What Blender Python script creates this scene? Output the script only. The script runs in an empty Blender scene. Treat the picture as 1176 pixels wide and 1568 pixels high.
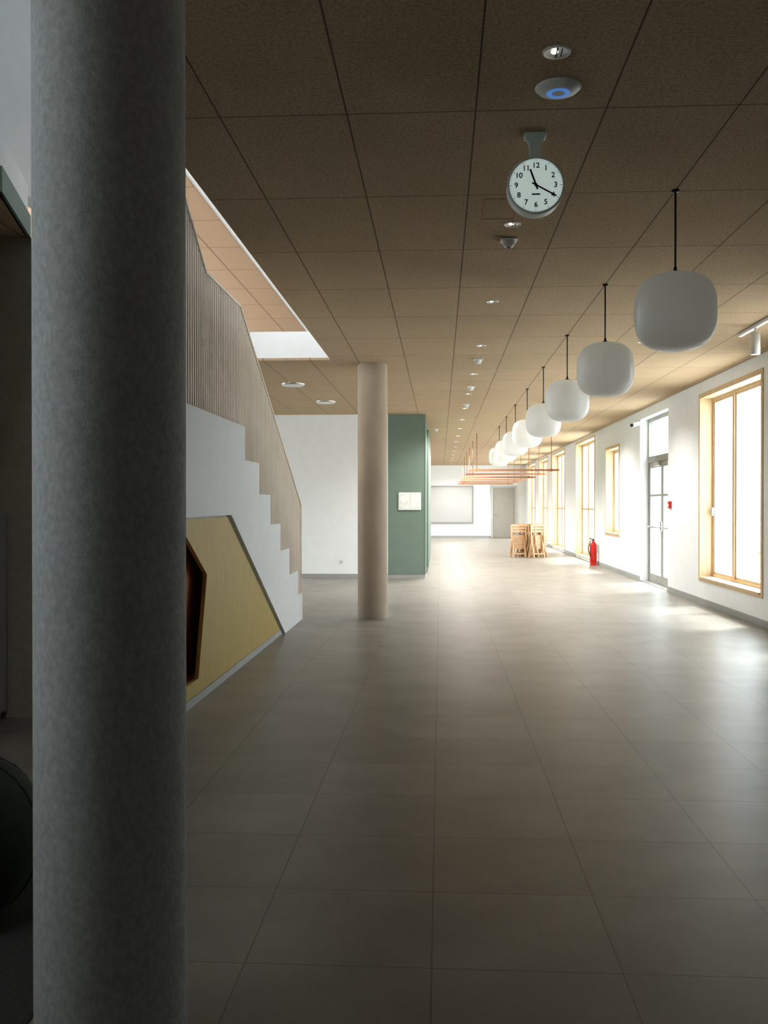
import bpy, bmesh, math, random
from mathutils import Vector, Matrix
random.seed(4)
S = bpy.context.scene
try:
    S.view_settings.view_transform = 'Standard'
    S.view_settings.look = 'Medium High Contrast'
except Exception: pass
COL = S.collection
CZ = 3.27          # ceiling height
WX = 3.85          # inner face of the right wall

# ------------------------------------------------------------ materials
def base_mat(name):
    m = bpy.data.materials.new(name); m.use_nodes = True
    nt = m.node_tree; b = nt.nodes['Principled BSDF']
    return m, nt, b
def mat(name, col, rough=0.6, metal=0.0, var=0.06, nscale=6.0, bump=0.0, bscale=60.0, emit=0.0, ecol=None, stretch=None, spec=0.5):
    m, nt, b = base_mat(name); N = nt.nodes; L = nt.links
    b.inputs['Roughness'].default_value = rough
    b.inputs['Metallic'].default_value = metal
    b.inputs['Specular IOR Level'].default_value = spec
    tc = N.new('ShaderNodeTexCoord'); vec = tc.outputs['Object']
    if stretch:
        mp = N.new('ShaderNodeMapping'); mp.inputs['Scale'].default_value = stretch
        L.new(vec, mp.inputs['Vector']); vec = mp.outputs['Vector']
    nz = N.new('ShaderNodeTexNoise'); nz.inputs['Scale'].default_value = nscale; nz.inputs['Detail'].default_value = 4
    L.new(vec, nz.inputs['Vector'])
    cr = N.new('ShaderNodeValToRGB')
    cr.color_ramp.elements[0].position = 0.3; cr.color_ramp.elements[1].position = 0.7
    cr.color_ramp.elements[0].color = tuple(max(0, c*(1-var)) for c in col) + (1,)
    cr.color_ramp.elements[1].color = tuple(min(1, c*(1+var)) for c in col) + (1,)
    L.new(nz.outputs['Fac'], cr.inputs['Fac']); L.new(cr.outputs['Color'], b.inputs['Base Color'])
    if bump > 0:
        n2 = N.new('ShaderNodeTexNoise'); n2.inputs['Scale'].default_value = bscale; n2.inputs['Detail'].default_value = 3
        L.new(vec, n2.inputs['Vector'])
        bp = N.new('ShaderNodeBump'); bp.inputs['Strength'].default_value = bump; bp.inputs['Distance'].default_value = 0.004
        L.new(n2.outputs['Fac'], bp.inputs['Height']); L.new(bp.outputs['Normal'], b.inputs['Normal'])
    if emit > 0:
        b.inputs['Emission Color'].default_value = (ecol or (1, 1, 1)) + (1,)
        b.inputs['Emission Strength'].default_value = emit
    return m
def grid_mat(name, col, linecol, x0, px, y0, py, w, rough, var, nscale, bump, tilevar=0.0, speck=0.0, sscale=180):
    m, nt, b = base_mat(name); N = nt.nodes; L = nt.links
    g = N.new('ShaderNodeNewGeometry'); sp = N.new('ShaderNodeSeparateXYZ'); L.new(g.outputs['Position'], sp.inputs[0])
    def mth(op, a, bb=None, c=None):
        n = N.new('ShaderNodeMath'); n.operation = op
        for i, v in enumerate((a, bb, c)):
            if v is None: continue
            if isinstance(v, (int, float)): n.inputs[i].default_value = v
            else: L.new(v, n.inputs[i])
        return n.outputs[0]
    def axis(o, o0, p):
        q = mth('DIVIDE', mth('SUBTRACT', o, o0 - 100*p), p)
        f = mth('FRACT', q); fl = mth('FLOOR', q)
        d = mth('MULTIPLY', mth('MINIMUM', f, mth('SUBTRACT', 1.0, f)), p)
        return mth('LESS_THAN', d, w/2), fl
    lx, ix = axis(sp.outputs['X'], x0, px); ly, iy = axis(sp.outputs['Y'], y0, py)
    line = mth('MAXIMUM', lx, ly)
    cb = N.new('ShaderNodeCombineXYZ'); L.new(ix, cb.inputs[0]); L.new(iy, cb.inputs[1])
    wn = N.new('ShaderNodeTexWhiteNoise'); L.new(cb.outputs[0], wn.inputs['Vector'])
    nz = N.new('ShaderNodeTexNoise'); nz.inputs['Scale'].default_value = nscale; nz.inputs['Detail'].default_value = 6
    L.new(g.outputs['Position'], nz.inputs['Vector'])
    n3 = N.new('ShaderNodeTexNoise'); n3.inputs['Scale'].default_value = sscale; n3.inputs['Detail'].default_value = 2
    L.new(g.outputs['Position'], n3.inputs['Vector'])
    f = mth('ADD', 1.0 - var/2 - tilevar/2 - speck/2, mth('ADD', mth('ADD', mth('MULTIPLY', nz.outputs['Fac'], var), mth('MULTIPLY', wn.outputs['Value'], tilevar)), mth('MULTIPLY', n3.outputs['Fac'], speck)))
    mx = N.new('ShaderNodeVectorMath'); mx.operation = 'SCALE'; mx.inputs[0].default_value = col; L.new(f, mx.inputs['Scale'])
    mc = N.new('ShaderNodeMix'); mc.data_type = 'RGBA'
    L.new(line, mc.inputs['Factor']); L.new(mx.outputs[0], mc.inputs['A']); mc.inputs['B'].default_value = linecol + (1,)
    L.new(mc.outputs['Result'], b.inputs['Base Color'])
    b.inputs['Roughness'].default_value = rough
    bp = N.new('ShaderNodeBump'); bp.inputs['Strength'].default_value = bump; bp.inputs['Distance'].default_value = 0.004
    L.new(mth('SUBTRACT', n3.outputs['Fac'], mth('MULTIPLY', line, 1.0)), bp.inputs['Height']); L.new(bp.outputs['Normal'], b.inputs['Normal'])
    return m
def glass_mat():
    m, nt, b = base_mat('clear_glass'); N = nt.nodes; L = nt.links
    t = N.new('ShaderNodeBsdfTransparent'); t.inputs[0].default_value = (0.95, 0.97, 0.97, 1)
    g = N.new('ShaderNodeBsdfGlossy'); g.inputs['Roughness'].default_value = 0.02
    mx = N.new('ShaderNodeMixShader'); mx.inputs[0].default_value = 0.06
    L.new(t.outputs[0], mx.inputs[1]); L.new(g.outputs[0], mx.inputs[2]); L.new(mx.outputs[0], N['Material Output'].inputs[0])
    return m

M_floor = grid_mat('floor_tile', (0.272, 0.256, 0.226), (0.17, 0.16, 0.14), -0.026, 0.592, 2.96, 0.587, 0.006, 0.38, 0.60, 2.6, 0.05, 0.12, 0.18, 60)
M_ceil = grid_mat('wood_wool_panel', (0.50, 0.372, 0.242), (0.14, 0.10, 0.065), 0.163, 0.597, 4.40, 1.185, 0.008, 0.9, 0.12, 3.0, 0.6, 0.06, 1.1, 70)
M_ceil_up = grid_mat('wood_wool_panel_upper', (0.40, 0.265, 0.165), (0.2, 0.12, 0.08), 0.163, 2.4, 4.40, 1.8, 0.03, 0.9, 0.08, 3.0, 0.3, 0.04, 0.2)
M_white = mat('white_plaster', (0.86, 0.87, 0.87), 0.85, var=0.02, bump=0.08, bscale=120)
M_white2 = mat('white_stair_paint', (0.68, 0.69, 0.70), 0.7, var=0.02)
M_beige = mat('beige_plaster', (0.50, 0.465, 0.385), 0.9, var=0.08, nscale=20, bump=0.2, bscale=150)
M_back = mat('dark_back_wall_cladding', (0.16, 0.13, 0.10), 0.9, var=0.08, nscale=20)  # unseen back wall, made dark to cut bounce light in the foreground
M_green = mat('green_lacquer_panel', (0.175, 0.228, 0.188), 0.6, var=0.03)
M_green2 = mat('green_grey_fascia', (0.25, 0.31, 0.27), 0.7, var=0.03)
M_yellow = mat('ochre_wood_panel', (0.41, 0.305, 0.092), 0.6, var=0.08, nscale=5, stretch=(1, 6, 0.6))
M_red = mat('red_brown_lining', (0.55, 0.22, 0.10), 0.7, var=0.05)
M_conc = mat('concrete_smooth', (0.52, 0.53, 0.52), 0.8, var=0.15, nscale=70, bump=0.3, bscale=160, stretch=(1, 1, 0.7))
M_conc2 = mat('concrete_warm', (0.48, 0.395, 0.31), 0.75, var=0.04, nscale=6, bump=0.2, bscale=90)
M_wood = mat('pine_window_wood', (0.66, 0.49, 0.31), 0.5, var=0.12, nscale=4, stretch=(8, 8, 0.7))
M_chair = mat('beech_chair_wood', (0.60, 0.39, 0.23), 0.5, var=0.12, nscale=6)
M_beam = mat('red_stained_wood', (0.50, 0.24, 0.13), 0.55, var=0.08)
M_metal = mat('grey_door_metal', (0.34, 0.34, 0.31), 0.45, metal=0.2, var=0.03)
M_steel = mat('brushed_steel', (0.6, 0.6, 0.6), 0.3, metal=1.0, var=0.03)
M_base = mat('grey_skirting', (0.36, 0.36, 0.35), 0.6, var=0.04)
M_slat = mat('balustrade_powdercoat', (0.78, 0.69, 0.61), 0.6, var=0.02)
M_wplast = mat('white_plastic', (0.80, 0.80, 0.78), 0.4, var=0.01)
def opal():
    m, nt, b = base_mat('opal_glass'); N = nt.nodes; L = nt.links
    b.inputs['Base Color'].default_value = (0.85, 0.85, 0.83, 1); b.inputs['Roughness'].default_value = 0.3
    b.inputs['Emission Color'].default_value = (1, 0.97, 0.92, 1); b.inputs['Emission Strength'].default_value = 0.04
    t = N.new('ShaderNodeBsdfTranslucent'); t.inputs[0].default_value = (0.95, 0.95, 0.93, 1)
    nz = N.new('ShaderNodeTexNoise'); nz.inputs['Scale'].default_value = 3
    mr = N.new('ShaderNodeMapRange'); mr.inputs['To Min'].default_value = 0.50; mr.inputs['To Max'].default_value = 0.58
    L.new(nz.outputs['Fac'], mr.inputs[0])
    mx = N.new('ShaderNodeMixShader'); L.new(mr.outputs[0], mx.inputs[0])
    L.new(b.outputs[0], mx.inputs[1]); L.new(t.outputs[0], mx.inputs[2]); L.new(mx.outputs[0], N['Material Output'].inputs[0])
    return m
M_lamp = opal()
M_black = mat('black_plastic', (0.02, 0.02, 0.02), 0.5, var=0.02)
M_clock = mat('clock_face_enamel', (0.72, 0.80, 0.77), 0.4, var=0.01, emit=0.34, ecol=(0.85, 1.0, 0.95))  # dial given an added glow so the face reads lit
M_crim = mat('clock_rim', (0.80, 0.88, 0.84), 0.4, var=0.02)
M_fire = mat('signal_red', (0.6, 0.03, 0.02), 0.35, var=0.04)
M_board = mat('projection_board', (0.50, 0.50, 0.49), 0.5, var=0.01)
M_door = mat('far_door_laminate', (0.36, 0.34, 0.30), 0.5, var=0.03)
M_pouf = mat('dark_pouf_fabric', (0.025, 0.035, 0.022), 0.9, var=0.2, nscale=30, bump=0.3)
M_dark_sheet = mat('dark_rug', (0.05, 0.05, 0.048), 0.95, var=0.2, nscale=60, bump=0.3)
M_led = mat('led_warm', (1, 1, 1), 0.5, emit=25, ecol=(1.0, 0.85, 0.65))
M_blue = mat('led_blue', (0.2, 0.4, 1.0), 0.5, emit=0.3, ecol=(0.15, 0.4, 1.0))
M_ground = mat('outdoor_paving', (0.82, 0.81, 0.78), 0.9, var=0.05)
M_leaf = mat('shrub_leaves', (0.45, 0.50, 0.38), 0.7, var=0.3, nscale=10)
M_paper = mat('paper_notice', (0.75, 0.77, 0.72), 0.8, var=0.12, nscale=14)
M_glass = glass_mat()

# ------------------------------------------------------------ builders
def finish(bm, name, m, parent=None, smooth=False, loc=None):
    me = bpy.data.meshes.new(name); bm.normal_update(); bm.to_mesh(me); bm.free()
    o = bpy.data.objects.new(name, me); COL.objects.link(o)
    for mm in (m if isinstance(m, (list, tuple)) else [m]): me.materials.append(mm)
    if smooth:
        for p in me.polygons: p.use_smooth = True
    if loc: o.location = loc
    if parent: o.parent = parent
    return o
def add_box(bm, x0, x1, y0, y1, z0, z1, mi=0):
    vs = [bm.verts.new(p) for p in ((x0,y0,z0),(x1,y0,z0),(x1,y1,z0),(x0,y1,z0),(x0,y0,z1),(x1,y0,z1),(x1,y1,z1),(x0,y1,z1))]
    for f in ((0,3,2,1),(4,5,6,7),(0,1,5,4),(1,2,6,5),(2,3,7,6),(3,0,4,7)):
        fc = bm.faces.new([vs[i] for i in f]); fc.material_index = mi
def boxes(name, lst, m, parent=None, bevel=0.0):
    bm = bmesh.new()
    for b in lst: add_box(bm, *b)
    o = finish(bm, name, m, parent)
    if bevel:
        md = o.modifiers.new('bevel', 'BEVEL'); md.width = bevel; md.segments = 2; md.limit_method = 'ANGLE'
    return o
def add_tube(bm, p0, p1, r0, r1=None, seg=16):
    p0, p1 = Vector(p0), Vector(p1); d = p1 - p0
    r1 = r0 if r1 is None else r1
    q = d.to_track_quat('Z', 'Y').to_matrix().to_4x4()
    bmesh.ops.create_cone(bm, cap_ends=True, segments=seg, radius1=r0, radius2=r1, depth=d.length, matrix=Matrix.Translation((p0+p1)/2) @ q)
def add_beam(bm, p0, p1, w, t, up=(0,0,1)):
    p0, p1 = Vector(p0), Vector(p1); d = (p1-p0); dn = d.normalized()
    s = dn.cross(Vector(up)).normalized(); u = s.cross(dn)
    vs = []
    for p in (p0, p1):
        for a, b in ((-1,-1),(1,-1),(1,1),(-1,1)): vs.append(bm.verts.new(p + s*a*w/2 + u*b*t/2))
    for f in ((0,1,2,3),(7,6,5,4),(0,4,5,1),(1,5,6,2),(2,6,7,3),(3,7,4,0)): bm.faces.new([vs[i] for i in f])
def tube(name, p0, p1, r, m, parent=None, seg=16, r1=None):
    bm = bmesh.new(); add_tube(bm, p0, p1, r, r1, seg)
    o = finish(bm, name, m, parent)
    for p in o.data.polygons: p.use_smooth = len(p.vertices) == 4
    return o
def lathe(name, prof, m, parent=None, seg=48, loc=(0,0,0), rot=None, smooth=True):
    bm = bmesh.new(); rings = []
    for r, z in prof:
        if r < 1e-5: rings.append([bm.verts.new((0,0,z))])
        else: rings.append([bm.verts.new((r*math.cos(2*math.pi*i/seg), r*math.sin(2*math.pi*i/seg), z)) for i in range(seg)])
    for a, b in zip(rings, rings[1:]):
        for i in range(seg):
            j = (i+1) % seg
            if len(a) == 1 and len(b) == 1: continue
            if len(a) == 1: bm.faces.new((a[0], b[i], b[j]))
            elif len(b) == 1: bm.faces.new((a[i], b[0], a[j]))
            else: bm.faces.new((a[i], b[i], b[j], a[j]))
    bmesh.ops.recalc_face_normals(bm, faces=bm.faces)
    o = finish(bm, name, m, parent, smooth)
    if rot: o.rotation_euler = rot
    o.location = loc
    return o
def empty(name, loc=(0,0,0)):
    e = bpy.data.objects.new(name, None); COL.objects.link(e); e.empty_display_size = 0.2
    return e
def prism(name, pts, holes, depth, mtx, m, parent=None):
    """flat polygon (with holes) in local XY extruded to the given thickness, placed by mtx"""
    cu = bpy.data.curves.new(name, 'CURVE'); cu.dimensions = '2D'; cu.fill_mode = 'BOTH'; cu.extrude = depth/2
    for loop in [pts] + holes:
        sp = cu.splines.new('POLY'); sp.points.add(len(loop)-1); sp.use_cyclic_u = True
        for i, p in enumerate(loop): sp.points[i].co = (p[0], p[1], 0, 1)
    tmp = bpy.data.objects.new('tmp', cu); COL.objects.link(tmp)
    bpy.context.view_layer.update()
    me = bpy.data.meshes.new_from_object(tmp.evaluated_get(bpy.context.evaluated_depsgraph_get()))
    bpy.data.objects.remove(tmp); me.name = name
    me.transform(mtx); me.materials.clear(); me.materials.append(m)
    o = bpy.data.objects.new(name, me); COL.objects.link(o)
    if parent: o.parent = parent
    return o
def plane_x(x):   # local (X,Y) -> world (y,z) at given x
    return Matrix(((0,0,1,x),(1,0,0,0),(0,1,0,0),(0,0,0,1)))
def plane_z(z):
    return Matrix.Translation((0,0,z))
def text_mesh(txt, size, m, parent, x, z, y):
    cu = bpy.data.curves.new('numeral', 'FONT'); cu.body = txt; cu.size = size; cu.align_x = 'CENTER'; cu.align_y = 'CENTER'; cu.extrude = 0.0006; cu.offset = 0.0006
    tmp = bpy.data.objects.new('tmp', cu); COL.objects.link(tmp); bpy.context.view_layer.update()
    me = bpy.data.meshes.new_from_object(tmp.evaluated_get(bpy.context.evaluated_depsgraph_get()))
    bpy.data.objects.remove(tmp)
    me.transform(Matrix(((1,0,0,x),(0,0,-1,y),(0,1,0,z),(0,0,0,1)))); me.materials.clear(); me.materials.append(m)
    o = bpy.data.objects.new('numeral_'+txt, me); COL.objects.link(o); o.parent = parent
    return o

# ------------------------------------------------------------ shell
boxes('floor', [(-10, 4.2, -3, 43.3, -0.12, 0)], M_floor)
# ceiling with the stair void
cl = [(-10,-3),(WX+0.35,-3),(WX+0.35,43.3),(-10,43.3)]
void = [(-1.37,0.5),(-1.37,11.8),(-4.3,11.8),(-4.3,6.3),(-2.80,6.3),(-2.56,5.39),(-2.56,0.5)]
prism('ceiling', cl, [void], 0.03, plane_z(CZ+0.015), M_ceil)
prism('ceiling_slab', cl, [void], 0.33, plane_z(CZ+0.195), M_white)
boxes('trim_1', [(-2.575,-2.545,0.5,5.39,CZ,CZ+0.15)], M_green2)
bm = bmesh.new(); add_beam(bm, (-2.55,5.36,CZ+0.075), (-2.795,6.3,CZ+0.075), 0.03, 0.15); finish(bm, 'trim_2', M_green2)

# right wall with openings (y0,y1,z0,z1)
OP = [(8.6,10.1,0.38,3.05),(11.59,14.30,0.38,3.05),(16.28,18.53,0.0,3.10),(20.67,22.28,0.81,2.74),
      (23.9,27.15,0.06,3.18),(29.6,32.8,0.06,3.18),(34.2,37.2,0.06,3.18),(38.6,41.8,0.06,3.18)]
def wall_x(name, x0, x1, y0, y1, z0, z1, ops, m):
    lst = []; y = y0
    for a, b, c, d in ops:
        lst.append((x0,x1,y,a,z0,z1))
        if c > z0: lst.append((x0,x1,a,b,z0,c))
        if d < z1: lst.append((x0,x1,a,b,d,z1))
        y = b
    lst.append((x0,x1,y,y1,z0,z1))
    return boxes(name, lst, m)
wall_x('wall_right', WX, WX+0.35, -3, 43.3, 0, CZ, OP, M_white)
boxes('wall_far', [(-10,WX,43,43.3,0,CZ)], M_white)
boxes('wall_back', [(-10,WX,-3.2,-3,0,CZ)], M_back)
wall_x('wall_left', -5.2, -5, -3, 6.3, 0, CZ, [(-0.6,2.4,0.9,3.0)], M_beige)
e = empty('window_30')
boxes('frame', [(-5.15,-5.05,-0.6,-0.53,0.9,3.0),(-5.15,-5.05,2.33,2.4,0.9,3.0),(-5.15,-5.05,-0.53,2.33,0.9,0.97),(-5.15,-5.05,-0.53,2.33,2.93,3.0),(-5.15,-5.05,0.87,0.93,0.97,2.93)], M_wood, e)
boxes('glass', [(-5.102,-5.098,-0.53,2.33,0.97,2.93)], M_glass, e)
boxes('wall_stairwell', [(-5,-2.74,6.3,6.5,0,CZ),(-2.74,-1.84,6.3,6.38,0,2.1)], M_beige)
boxes('wall_hall_left', [(-10,-1.04,18.9,19.1,0,CZ)], M_white)
OPL = [(12.2,18.4,0.06,3.18),(27.0,34.0,0.06,3.18),(35.0,42.0,0.06,3.18)]  # unseen left glazing, added to brighten the hall
wall_x('wall_outer_left', -10.3, -10, 6.3, 43.3, 0, CZ, OPL, M_white)
for k, (a, b, c_, d_) in enumerate(OPL):
    e = empty('window_%d' % (20+k)); n = 5
    L = [(-10.2,-10.12,a,b,c_,c_+0.07),(-10.2,-10.12,a,b,d_-0.07,d_)]
    for i in range(n+1):
        yy = a+(b-a-0.07)*i/n; L.append((-10.2,-10.12,yy,yy+0.07,c_+0.07,d_-0.07))
    boxes('frame', L, M_wood, e); boxes('glass', [(-10.165,-10.16,a,b,c_,d_)], M_glass, e)
boxes('baseboard_hall_left', [(-10,-1.04,18.885,18.9,0,0.08)], M_base)
sk = [(WX-0.015,WX,a,b,0,0.085) for a, b in ((-3,16.28),(18.53,23.9),(27.15,29.6),(32.8,34.2),(37.2,38.6),(41.8,43))]
boxes('baseboard_right', sk, M_base)
boxes('baseboard_far', [(-10,2.30,42.985,43,0,0.08)], M_base)

# upper storey
ZU = 6.65
prism('ceiling_upper', [(-12,-3),(-4.0,-3),(-4.0,30),(-12,30)], [], 0.05, plane_z(ZU), M_ceil_up)
prism('ceiling_upper_white', [(-3.99,-3),(WX,-3),(WX,30),(-3.99,30)], [[(-2.6,-0.6),(-1.4,-0.6),(-1.4,1.2),(-2.6,1.2)]], 0.05, plane_z(ZU+0.02), M_white)
boxes('wall_upper_far', [(-12,WX,30,30.2,3.63,6.75)], M_white)
boxes('wall_upper_right', [(WX,WX+0.2,-3,30,3.63,6.75)], M_white)
boxes('wall_upper_back', [(-12,WX,-3.2,-3,3.63,6.75)], M_white)
boxes('wall_upper_side', [(-3.0,-2.9,-3,7.4,3.63,6.62)], M_white)

# green core
core = empty('green_cupboard_core')
boxes('body', [(-1.04,-0.29,18.9,26,0.08,CZ)], M_green, core)
boxes('plinth', [(-1.04,-0.30,18.91,26,0,0.08)], M_base, core)
boxes('cupboard_doors', [(-0.29,-0.25,20.4,22.2,0.12,3.08),(-0.29,-0.25,22.22,24.1,0.12,3.08),(-0.29,-0.25,24.12,25.95,0.12,3.08)], M_green, core, 0.004)
boxes('corner_trim', [(-0.30,-0.285,18.89,18.91,0.08,CZ)], M_green2, core)
ns = empty('notice_frame')
boxes('frame', [(-0.83,-0.38,18.875,18.9,1.36,1.71)], M_wplast, ns, 0.004)
boxes('paper', [(-0.81,-0.62,18.870,18.876,1.39,1.68),(-0.59,-0.40,18.870,18.876,1.39,1.68)], M_paper, ns)

# ------------------------------------------------------------ columns
def column(x, y, m):
    r = 0.193
    e = empty('concrete_column')
    lathe('shaft', [(0,0.012),(r-0.012,0.012),(r-0.012,0.02),(r-0.003,0.022),(r,0.03),(r,CZ-0.02),(r-0.01,CZ-0.018),(r-0.01,CZ),(0,CZ)], m, e, 96, (x,y,0))
    lathe('base_joint', [(0,0),(r-0.006,0),(r-0.006,0.014),(0,0.014)], M_base, e, 96, (x,y,0))
    for o in e.children:
        md = o.modifiers.new('es', 'EDGE_SPLIT'); md.split_angle = math.radians(35)
column(-0.86, 2.43, M_conc)
column(-0.87, 12.2, M_conc2)

# ------------------------------------------------------------ windows (right wall, glazing at x 4.05)
def window(n, y0, y1, z0, z1, mull, trans, casing=0.045, fw=0.06, light_mull=0.08):
    e = empty('window_%d' % n)
    xi = WX-0.012
    t = 0.022
    L = [(xi,4.02,y0,y0+t,z0,z1),(xi,4.02,y1-t,y1,z0,z1),(xi,4.02,y0+t,y1-t,z1-t,z1),(xi-0.02,4.02,y0+t,y1-t,z0,z0+t)]
    boxes('reveal_lining', L, M_wood, e)
    C = [(xi,WX,y0-casing,y0,z0-casing,z1+casing),(xi,WX,y1,y1+casing,z0-casing,z1+casing),(xi,WX,y0,y1,z1,z1+casing),(xi,WX,y0,y1,z0-casing,z0)]
    if z0 < 0.2: C = [(xi,WX,y0-casing,y0,0.0,z1+casing),(xi,WX,y1,y1+casing,0.0,z1+casing),(xi,WX,y0,y1,z1,z1+casing)]
    boxes('casing', C, M_wood, e)
    F = [(4.02,4.09,y0,y0+fw,z0,z1),(4.02,4.09,y1-fw,y1,z0,z1),(4.02,4.09,y0+fw,y1-fw,z1-fw,z1),(4.02,4.09,y0+fw,y1-fw,z0,z0+fw)]
    for ym in mull: F.append((4.01,4.09,ym-light_mull/2,ym+light_mull/2,z0+fw,z1-fw))
    cuts = [y0+fw] + sum([[ym-light_mull/2, ym+light_mull/2] for ym in mull], []) + [y1-fw]
    for zt in trans:
        for a, b in zip(cuts[::2], cuts[1::2]): F.append((4.025,4.085,a,b,zt-0.025,zt+0.025))
    boxes('frame', F, M_wood, e, 0.004)
    Sx = []
    for a, b in zip(cuts[::2], cuts[1::2]):
        s = 0.03
        Sx += [(4.035,4.075,a,a+s,z0+fw,z1-fw),(4.035,4.075,b-s,b,z0+fw,z1-fw),(4.035,4.075,a+s,b-s,z0+fw,z0+fw+s),(4.035,4.075,a+s,b-s,z1-fw-s,z1-fw)]
    boxes('sash', Sx, M_wood, e)
    boxes('glass', [(4.053,4.057,y0+fw,y1-fw,z0+fw,z1-fw)], M_glass, e)
    if z0 > 0.2 and z1-z0 > 2:
        boxes('handle', [(3.99,4.02,cuts[-1]-0.05,cuts[-1]-0.02,1.3,1.42)], M_steel, e, 0.004)
window(1, *OP[0][:2], *OP[0][2:], [9.45], [])
window(2, *OP[1][:2], *OP[1][2:], [13.25], [])
window(3, *OP[3][:2], *OP[3][2:], [], [])
for i, o in enumerate(OP[4:]):
    L = o[1]-o[0]
    window(4+i, *o, [o[0]+L/3, o[0]+2*L/3], [1.35], light_mull=0.07)

# ------------------------------------------------------------ glazed double door
d = empty('door_1')
y0, y1, zt = 16.28, 18.53, 3.10
F = [(4.0,4.1,y0,y0+0.07,0,zt),(4.0,4.1,y1-0.07,y1,0,zt),(4.0,4.1,y0+0.07,y1-0.07,zt-0.07,zt),(4.0,4.1,y0+0.07,y1-0.07,2.26,2.38)]
boxes('frame', F, M_metal, d, 0.004)
ym = (y0+y1)/2
for k, (a, b) in enumerate(((y0+0.075, ym-0.004), (ym+0.004, y1-0.075))):
    s = 0.085
    boxes('leaf_%d' % (k+1), [(4.01,4.07,a,a+s,0.01,2.255),(4.01,4.07,b-s,b,0.01,2.255),(4.01,4.07,a+s,b-s,0.01,0.16),(4.01,4.07,a+s,b-s,2.16,2.255),(4.01,4.07,a+s,b-s,1.62,1.66)], M_metal, d, 0.003)
    boxes('leaf_glass_%d' % (k+1), [(4.038,4.042,a+s,b-s,0.16,2.16)], M_glass, d)
    bm = bmesh.new()
    add_tube(bm, (3.93,a+0.06,1.05), (3.93,b-0.06,1.05), 0.014)
    for yy in (a+0.05, b-0.05): add_tube(bm, (3.93,yy,1.05), (4.02,yy,1.05), 0.016)
    add_beam(bm, (4.0,a+0.035 if k else b-0.035,0.98), (4.0,a+0.035 if k else b-0.035,1.16), 0.03, 0.03, (1,0,0))
    finish(bm, 'push_bar_%d' % (k+1), M_steel, d)
boxes('transom_glass', [(4.048,4.052,y0+0.07,y1-0.07,2.38,zt-0.07)], M_glass, d)
boxes('closer', [(3.96,4.01,ym+0.1,ym+0.5,2.18,2.25),(3.96,4.01,y0+0.15,y0+0.55,2.18,2.25)], M_steel, d, 0.005)
boxes('threshold', [(WX,4.12,y0,y1,0.0,0.012)], M_steel, d)

# fire call point, extinguisher
fc = empty('fire_alarm_call_point')
boxes('housing', [(WX-0.045,WX,16.02,16.14,1.40,1.52)], M_fire, fc, 0.006)
boxes('glass_window', [(WX-0.048,WX-0.044,16.05,16.11,1.43,1.48)], M_wplast, fc)
fe = empty('fire_extinguisher')
lathe('cylinder', [(0,0.02),(0.075,0.02),(0.085,0.04),(0.085,0.42),(0.07,0.47),(0.03,0.5),(0.025,0.53),(0,0.53)], M_fire, fe, 24, (3.72,23.3,0.06))
bm = bmesh.new(); add_beam(bm, (3.72,23.3,0.60), (3.62,23.22,0.66), 0.025, 0.02); add_beam(bm, (3.72,23.3,0.585), (3.62,23.25,0.59), 0.02, 0.015)
add_tube(bm, (3.72,23.3,0.58), (3.72,23.3,0.64), 0.02)
for i in range(8):
    a, b = i/8*math.pi, (i+1)/8*math.pi
    add_tube(bm, (3.66-0.06*math.sin(a), 23.25, 0.60-0.4*i/8), (3.66-0.06*math.sin(b), 23.25, 0.60-0.4*(i+1)/8), 0.011, seg=8)
finish(bm, 'valve_and_hose', M_black, fe)
boxes('wall_bracket', [(3.79,WX,23.26,23.34,0.3,0.5)], M_steel, fe)
boxes('label', [(3.632,3.636,23.26,23.34,0.25,0.42)], M_wplast, fe)
boxes('base_foot', [(3.65,3.79,23.22,23.38,0,0.08)], M_fire, fe, 0.01)

# ------------------------------------------------------------ staircase
st = empty('staircase')
SX = -1.78
lev = [(12.02,0.33),(11.62,0.64),(10.95,0.95),(10.35,1.25),(9.73,1.56),(9.11,1.86),(8.46,2.16)]
poly = [(12.02,0.0)]
z = 0.0
for yy, zz in lev: poly += [(yy, z), (yy, zz)]; z = zz
poly = poly[1:]
poly += [(6.4,2.16),(6.4,1.37),(7.89,1.37),(10.66,0.0)]
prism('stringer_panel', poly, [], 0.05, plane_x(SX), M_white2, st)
hole = [(6.46,1.29),(7.17,0.92),(6.91,0.17),(6.46,0.17)]
prism('ochre_panel', [(6.4,0.06),(10.50,0.06),(7.88,1.355),(6.4,1.355)], [hole], 0.03, plane_x(SX-0.02), M_yellow, st)
prism('ochre_panel_skirting', [(6.4,0),(10.6,0),(10.48,0.06),(6.4,0.06)], [], 0.035, plane_x(SX-0.016), M_base, st)
boxes('nook_lining', [(-1.94,-1.91,6.44,7.9,0.10,1.32),(-1.94,-1.82,7.5,7.53,0.10,1.32),(-1.94,-1.82,6.44,7.5,0.12,0.15),(-1.94,-1.82,6.44,7.5,1.31,1.33),(-1.94,-1.82,6.42,6.44,0.1,1.32)], M_red, st)
T = []
for i, (yy, zz) in enumerate(lev):
    yn = lev[i+1][0] if i+1 < len(lev) else 6.5
    T.append((-3.0, SX-0.026, yn, yy, max(zz-0.30, 0.0) if i < 2 else zz-0.36, zz-0.01))
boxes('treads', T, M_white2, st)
U = []
for i in range(6): U.append((-3.0-0.22*(i+1) if i else -3.0, (-3.0-0.22*i if i else SX-0.026), 6.5, 7.5 if i else 7.1, 2.16+0.2*i, 2.16+0.2*(i+1)))
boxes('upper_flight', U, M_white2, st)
railpts = [(12.02,1.44),(8.32,3.22),(7.09,3.22),(6.4,3.64)]
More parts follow.
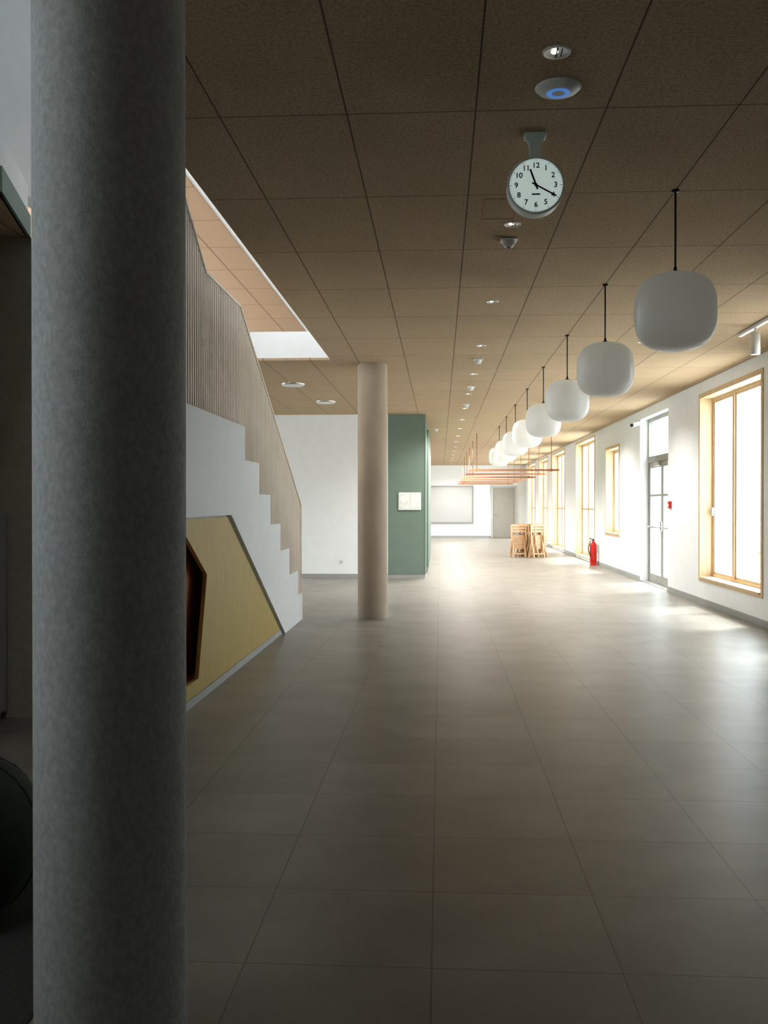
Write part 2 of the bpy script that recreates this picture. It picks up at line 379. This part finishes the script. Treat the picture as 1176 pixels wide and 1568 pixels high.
def rail_z(y):
    for (ya, za), (yb, zb) in zip(railpts, railpts[1:]):
        if yb <= y <= ya: return za + (zb-za)*(y-ya)/(yb-ya)
    return railpts[-1][1]
def panel_z(y):
    zz = 0.33
    for yy, l in lev:
        if y <= yy: zz = l
    return zz
bm = bmesh.new(); y = 12.0
while y > 6.42:
    add_box(bm, SX-0.007, SX+0.007, y-0.011, y+0.011, panel_z(y)-0.02, rail_z(y))
    y -= 0.062
finish(bm, 'balusters', M_slat, st)
bm = bmesh.new()
for a, b in zip(railpts, railpts[1:]): add_beam(bm, (SX,a[0],a[1]), (SX,b[0],b[1]), 0.035, 0.02)
add_box(bm, SX-0.012, SX+0.012, 12.0, 12.03, 0.3, 1.44)
finish(bm, 'top_rail', M_slat, st)
bm = bmesh.new()
hp = [(12.42,1.12),(12.15,1.13),(8.5,2.83),(7.0,2.90)]
for a, b in zip(hp, hp[1:]): add_tube(bm, (SX-0.08,a[0],a[1]), (SX-0.08,b[0],b[1]), 0.024)
finish(bm, 'wood_handrail', M_chair, st)
bm = bmesh.new()
for yy in (12.1, 10.9, 9.7, 8.6): add_tube(bm, (SX-0.08,yy,1.13+(12.15-yy)*0.466-0.02), (SX,yy,1.13+(12.15-yy)*0.466-0.10), 0.007, seg=8)
add_tube(bm, (SX-0.08,12.40,1.11), (SX-0.08,12.40,1.02), 0.010, seg=8)
finish(bm, 'handrail_brackets', M_steel, st)

# ------------------------------------------------------------ pendant lamps
def pendant(x, y):
    e = empty('pendant_lamp')
    prof = []
    n = 28; R = 0.232; Hh = 0.222; p = 2.9
    for i in range(n+1):
        t = -math.pi/2 + math.pi*i/n
        c, s = math.cos(t), math.sin(t)
        r = R*abs(c)**(2/p); z = Hh*math.copysign(abs(s)**(2/p), s)
        prof.append((max(r, 0.0) if 0 < i < n else 0.0, z))
    lathe('opal_shade', prof, M_lamp, e, 56, (x,y,2.568))
    lathe('cap', [(0,0),(0.022,0),(0.022,0.010),(0.010,0.02),(0.008,0.04),(0,0.04)], M_black, e, 20, (x,y,2.788))
    tube('cord', (x,y,2.82), (x,y,CZ-0.01), 0.006, M_black, e, 8)
    lathe('ceiling_rose', [(0,0),(0.02,0),(0.024,0.012),(0,0.012)], M_black, e, 20, (x,y,CZ-0.012))
for i in range(8): pendant(1.356, 5.57 + 2.33*i)

# ------------------------------------------------------------ ceiling devices
def downlight(x, y):
    e = empty('recessed_downlight')
    lathe('rim', [(0.046,0.0),(0.047,-0.006),(0.056,-0.006),(0.058,0.0)], M_wplast, e, 32, (x,y,CZ))
    lathe('reflector', [(0.047,-0.003),(0.030,-0.001),(0.0,-0.001)], M_steel, e, 32, (x,y,CZ))
    lathe('led', [(0.0,-0.004),(0.012,-0.004),(0.014,-0.002)], M_led, e, 16, (x-0.008,y,CZ))
    boxes('louvre', [(x-0.003,x+0.003,y-0.04,y+0.04,CZ-0.006,CZ-0.001),(x+0.018,x+0.022,y-0.03,y+0.03,CZ-0.006,CZ-0.001)], M_black, e)
    if y > 14:
        l = bpy.data.lights.new('lamp', 'SPOT'); l.energy = 270 if y > 19 else 170; l.spot_size = math.radians(150); l.spot_blend = 0.6
        l.color = (1.0, 0.97, 0.94); l.shadow_soft_size = 0.05
        o = bpy.data.objects.new('lamp', l); COL.objects.link(o); o.location = (x,y,CZ-0.03); o.parent = e
for i in range(17): downlight(0.466, 3.845 + 2.33*i)
for xx, yy in ((2.25,10.7),(2.25,15.4),(2.25,20.0)): downlight(xx, yy)
ap = empty('ceiling_access_point')
lathe('dome', [(0,-0.028),(0.05,-0.027),(0.085,-0.018),(0.10,-0.004),(0.10,0.0),(0,0.0)], M_wplast, ap, 48, (0.512,4.17,CZ))
lathe('status_ring', [(0.028,-0.0285),(0.040,-0.0292),(0.052,-0.0275)], M_blue, ap, 32, (0.512,4.17,CZ))
sd = empty('smoke_detector')
boxes('base', [(0.41,0.526,6.47,6.585,CZ-0.012,CZ)], M_wplast, sd, 0.01)
lathe('head', [(0,-0.055),(0.03,-0.052),(0.042,-0.03),(0.042,-0.01)], M_wplast, sd, 24, (0.468,6.53,CZ))
tube('lens', (0.468,6.53,CZ-0.058), (0.468,6.53,CZ-0.05), 0.014, M_black, sd)
boxes('trim_3', [(0.26,0.266,5.66,6.06,CZ-0.002,CZ),(0.46,0.466,5.66,6.06,CZ-0.002,CZ),(0.266,0.46,5.66,5.666,CZ-0.002,CZ),(0.266,0.46,6.054,6.06,CZ-0.002,CZ)], M_ceil_up)
for xx, yy in ((0.47,11.8),(0.47,14.5),(0.47,17.0),(-0.1,22.5)):
    s2 = empty('ceiling_sensor')
    boxes('base', [(xx-0.06,xx+0.06,yy-0.06,yy+0.06,CZ-0.02,CZ)], M_wplast, s2, 0.008)
    lathe('head', [(0,-0.07),(0.035,-0.06),(0.045,-0.02)], M_wplast, s2, 20, (xx,yy,CZ))
for xx, yy in ((-2.2,14.1),(-2.0,16.5)):
    s3 = empty('round_ceiling_light')
    lathe('disc', [(0,-0.03),(0.15,-0.03),(0.165,-0.02),(0.165,0)], M_wplast, s3, 40, (xx,yy,CZ))
    lathe('trim_ring', [(0.160,-0.02),(0.172,-0.02),(0.175,0)], M_steel, s3, 40, (xx,yy,CZ))
tr = empty('track_spotlight')
boxes('track', [(3.15,3.19,7.2,10.25,CZ-0.035,CZ)], M_wplast, tr, 0.003)
for yy in (9.75, 8.2):
    tube('spot_body', (3.17,yy,CZ-0.30), (3.17,yy,CZ-0.08), 0.045, M_wplast, tr, 28)
    tube('spot_neck', (3.17,yy,CZ-0.09), (3.17,yy,CZ-0.03), 0.012, M_wplast, tr)
es = empty('wall_camera')
boxes('mount', [(WX-0.05,WX,18.3,18.4,2.98,3.08)], M_wplast, es, 0.005)
tube('body', (WX-0.05,18.35,3.03), (WX-0.22,18.2,2.97), 0.045, M_wplast, es, 20)
tube('lens', (WX-0.22,18.2,2.97), (WX-0.235,18.187,2.965), 0.03, M_black, es, 20)

# ------------------------------------------------------------ clock
ck = empty('station_clock')
cx, cy, cz, R = 0.464, 4.69, 3.005, 0.138
RX = (math.radians(90), 0, 0)
lathe('case', [(0,-0.045),(R-0.006,-0.045),(R,-0.036),(R,0.036),(R-0.006,0.045),(0,0.045)], M_crim, ck, 72, (cx,cy,cz), RX).modifiers.new('es','EDGE_SPLIT')
lathe('bezel', [(R-0.010,0.044),(R-0.008,0.052),(R-0.001,0.050),(R+0.002,0.040)], M_crim, ck, 72, (cx,cy,cz), RX)
yf = cy-0.046
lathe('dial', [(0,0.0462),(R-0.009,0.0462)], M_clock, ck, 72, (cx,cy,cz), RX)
for h in range(1, 13):
    a = math.radians(30*h)
    text_mesh(str(h), 0.036, M_black, ck, cx+0.095*math.sin(a), cz+0.095*math.cos(a), yf-0.0015)
bm = bmesh.new()
for k in range(60):
    a = math.radians(6*k); r0 = 0.117 if k % 5 == 0 else 0.121
    add_beam(bm, (cx+r0*math.sin(a), yf-0.001, cz+r0*math.cos(a)), (cx+0.126*math.sin(a), yf-0.001, cz+0.126*math.cos(a)), 0.0022 if k % 5 == 0 else 0.001, 0.0008, (0,1,0))
def hand(ang, l, w, y):
    a = math.radians(ang); dx, dz = math.sin(a), math.cos(a)
    add_beam(bm, (cx-0.022*dx, y, cz-0.022*dz), (cx+l*dx, y, cz+l*dz), w, 0.0015, (0,1,0))
hand(340, 0.082, 0.0085, yf-0.004); hand(119, 0.112, 0.007, yf-0.006)
add_tube(bm, (cx,yf,cz), (cx,yf-0.009,cz), 0.007)
add_box(bm, cx-0.02, cx+0.02, yf-0.0015, yf-0.0005, cz-0.047, cz-0.040)
finish(bm, 'hands_and_ticks', M_black, ck)
boxes('ceiling_plate', [(cx-0.053,cx+0.053,cy-0.035,cy+0.035,CZ-0.022,CZ)], M_crim, ck, 0.004)
prism('bracket_stem', [(-0.045,CZ-0.02),(0.045,CZ-0.02),(0.028,CZ-0.06),(0.028,cz+R-0.01),(-0.028,cz+R-0.01),(-0.028,CZ-0.06)], [], 0.035, Matrix(((1,0,0,cx),(0,0,-1,cy),(0,1,0,0),(0,0,0,1))), M_crim, ck)

# ------------------------------------------------------------ suspended red beams
for i in range(6):
    y = 23.9 + 3.0*i
    e = empty('suspended_beam')
    boxes('beam', [(0.72,2.98,y-0.03,y+0.03,2.31,2.36)], M_beam, e, 0.004)
    for xx in (0.92, 2.78):
        tube('rod', (xx,y,2.35), (xx,y,CZ), 0.009, M_beam, e, 8)
        boxes('clamp', [(xx-0.03,xx+0.03,y-0.035,y+0.035,2.30,2.37)], M_beam, e)

# ------------------------------------------------------------ folded chairs
cs = empty('folding_chair_stack')
def folded_chair(k, x, y, rot, lean):
    bm = bmesh.new(); W = 0.42
    for s in (-1, 1):
        add_beam(bm, (s*W/2,0.12,0.0), (s*W/2,0.0,0.45), 0.032, 0.05, (0,1,0))
        add_beam(bm, (s*W/2,0.0,0.45), (s*W/2,0.03,0.92), 0.032, 0.045, (0,1,0))
        add_beam(bm, (s*(W/2-0.04),-0.08,0.0), (s*(W/2-0.04),0.08,0.60), 0.028, 0.045, (0,1,0))
    for zz in (0.89, 0.81, 0.73):
        add_beam(bm, (-W/2,0.02,zz), (0,0.045,zz), 0.018, 0.065); add_beam(bm, (0,0.045,zz), (W/2,0.02,zz), 0.018, 0.065)
    for j in range(6): add_beam(bm, (-W/2+0.03,0.055+0.004*j,0.26+0.066*j), (W/2-0.03,0.055+0.004*j,0.26+0.066*j), 0.015, 0.060)
    add_beam(bm, (-W/2,0.10,0.10), (W/2,0.10,0.10), 0.02, 0.03); add_beam(bm, (-W/2,-0.055,0.10), (W/2,-0.055,0.10), 0.02, 0.03)
    o = finish(bm, 'chair_%d' % k, M_chair, cs)
    o.rotation_euler = (0, lean, rot); o.location = (x, y, 0.012 if lean else 0)
k = 1
for x, y, r, l in ((2.20,26.70,0.25,0),(2.22,26.85,0.5,0),(2.34,27.1,1.2,0.02),(2.41,27.05,1.25,0.0),(2.48,27.1,1.3,0.03),(2.55,27.0,1.35,0.0),(2.62,27.05,1.4,0.02),(2.69,27.0,1.45,0.0),(2.76,27.0,1.5,0.02),(2.83,27.0,1.6,0.0),(2.90,26.95,1.7,0.02),(2.72,26.62,0.5,0.0),(2.80,26.75,0.8,0.0)):
    folded_chair(k, x, y, r, l); k += 1

# ------------------------------------------------------------ far wall furniture
pb = empty('projection_board')
boxes('panel', [(-2.6,1.44,42.94,42.98,0.70,2.28)], M_board, pb)
boxes('frame', [(-2.65,1.5,42.93,43,0.64,0.70),(-2.65,1.5,42.93,43,2.28,2.34),(1.44,1.5,42.93,43,0.70,2.28),(-2.65,-2.6,42.93,43,0.70,2.28)], M_metal, pb)
fd = empty('door_2')
boxes('leaf', [(2.38,3.36,42.95,42.99,0.01,2.26)], M_door, fd)
boxes('frame', [(2.30,2.38,42.92,43,0,2.34),(3.36,3.44,42.92,43,0,2.34),(2.38,3.36,42.92,43,2.26,2.34)], M_board, fd)
bm = bmesh.new(); add_tube(bm, (2.46,42.95,1.05), (2.46,42.88,1.05), 0.02); add_tube(bm, (2.46,42.88,1.05), (2.60,42.88,1.05), 0.012); finish(bm, 'handle', M_steel, fd)

# ------------------------------------------------------------ left corner objects
cb = empty('storage_cabinet')
boxes('body', [(-3.75,-2.95,5.88,6.29,0.05,1.40)], M_board, cb, 0.005)
boxes('doors', [(-3.73,-3.36,5.865,5.88,0.08,1.38),(-3.34,-2.97,5.865,5.88,0.08,1.38)], M_board, cb, 0.003)
boxes('plinth', [(-3.72,-2.98,5.92,6.27,0,0.05)], M_base, cb)
boxes('handles', [(-3.39,-3.375,5.85,5.866,0.7,0.85),(-3.325,-3.31,5.85,5.866,0.7,0.85)], M_steel, cb)
boxes('dark_rug', [(-4.2,-1.15,0.4,4.0,0.0,0.012)], M_dark_sheet, None, 0.003)  # thin dark sheet that lowers the tone of this floor area
pf = empty('round_pouf')
prof = [(0,0.0),(0.12,0.0)]
for i in range(1, 24):
    t = -math.pi/2 + math.pi*i/24
    prof.append((0.29*max(math.cos(t),0)**0.85, 0.28+0.28*math.sin(t)))
prof.append((0,0.56))
lathe('cushion', prof, M_pouf, pf, 40, (-1.68,3.2,0.012))
bm = bmesh.new()
for j in range(8):
    for i in range(12):
        t0, t1 = -1.3+2.6*i/12, -1.3+2.6*(i+1)/12; a = j*math.pi/4
        P = lambda t: (-1.68+0.291*math.cos(t)**0.85*math.cos(a), 3.2+0.291*math.cos(t)**0.85*math.sin(a), 0.292+0.28*math.sin(t))
        add_tube(bm, P(t0), P(t1), 0.004, seg=6)
finish(bm, 'seams', M_pouf, pf)
so = empty('wall_socket')
boxes('plate', [(-2.02,-1.94,18.888,18.9,0.28,0.36)], M_wplast, so, 0.003)
tube('outlet', (-1.98,18.889,0.32), (-1.98,18.886,0.32), 0.022, M_board, so)

# ------------------------------------------------------------ outdoors
boxes('ground_outside', [(4.2,60,-20,90,-0.3,-0.1),(-60,-10.3,-20,90,-0.3,-0.1)], M_ground)
def shrub(x, y, r, h):
    bm = bmesh.new()
    for i in range(260):
        th = random.uniform(0, 2*math.pi); ph = math.acos(random.uniform(-0.3, 1)); rr = r*random.uniform(0.6, 1)
        c = Vector((x+rr*math.sin(ph)*math.cos(th), y+rr*math.sin(ph)*math.sin(th), h*0.45+h*0.55*math.cos(ph)*rr/r-0.1))
        s = random.uniform(0.05, 0.11); q = Matrix.Rotation(random.uniform(0, 6), 3, Vector((random.random(), random.random(), random.random()+0.1)).normalized())
        vs = [bm.verts.new(c + q @ Vector(p)*s) for p in ((-1,0,0),(0,-0.5,0.15),(1,0,0),(0,0.5,0.15))]; bm.faces.new(vs)
    for i in range(6):
        a = i*1.05; add_tube(bm, (x,y,-0.1), (x+0.5*r*math.cos(a), y+0.5*r*math.sin(a), h*0.7), 0.015, 0.006, 6)
    finish(bm, 'garden_shrub', M_leaf)
shrub(5.6, 16.3, 0.6, 0.95); shrub(9.5, 26.0, 1.2, 1.5)

# ------------------------------------------------------------ light
w = bpy.data.worlds.new('World'); S.world = w; w.use_nodes = True
bg = w.node_tree.nodes['Background']; bg.inputs[0].default_value = (0.87, 0.95, 1.0, 1); bg.inputs[1].default_value = 7.0
su = bpy.data.lights.new('sun', 'SUN'); su.energy = 6.5; su.angle = 0.20; su.color = (1.0, 0.99, 0.97)
so_ = bpy.data.objects.new('sun', su); COL.objects.link(so_)
so_.rotation_euler = Vector((-0.42, -0.28, -1.0)).to_track_quat('-Z', 'Y').to_euler()
so_.location = (15, 20, 20)
def portal(loc, rot, sx, sy):
    l = bpy.data.lights.new('window_portal', 'AREA'); l.shape = 'RECTANGLE'; l.size = sx; l.size_y = sy
    l.cycles.is_portal = True
    o = bpy.data.objects.new('window_portal', l); COL.objects.link(o); o.location = loc; o.rotation_euler = rot
for a, b, c, d_ in OP: portal((4.19, (a+b)/2, (c+d_)/2), (0, math.pi/2, 0), d_-c, b-a)
for a, b, c, d_ in OPL: portal((-10.29, (a+b)/2, (c+d_)/2), (0, -math.pi/2, 0), d_-c, b-a)
portal((-5.19, 0.9, 1.95), (0, -math.pi/2, 0), 2.1, 3.0)
portal((-2.0, 0.3, 6.72), (0, 0, 0), 1.2, 1.8)
portal((-12, 13.5, 5.1), (0, -math.pi/2, 0), 3.0, 33)

# ------------------------------------------------------------ camera
c = bpy.data.cameras.new('camera'); co = bpy.data.objects.new('camera', c); COL.objects.link(co)
c.sensor_fit = 'HORIZONTAL'; c.sensor_width = 36; c.lens = 36*1450/1176; c.clip_end = 300; c.clip_start = 0.05
co.location = (0, 0, 1.45)
co.rotation_euler = (math.radians(90-0.395), 0, math.radians(3.39))
S.camera = co
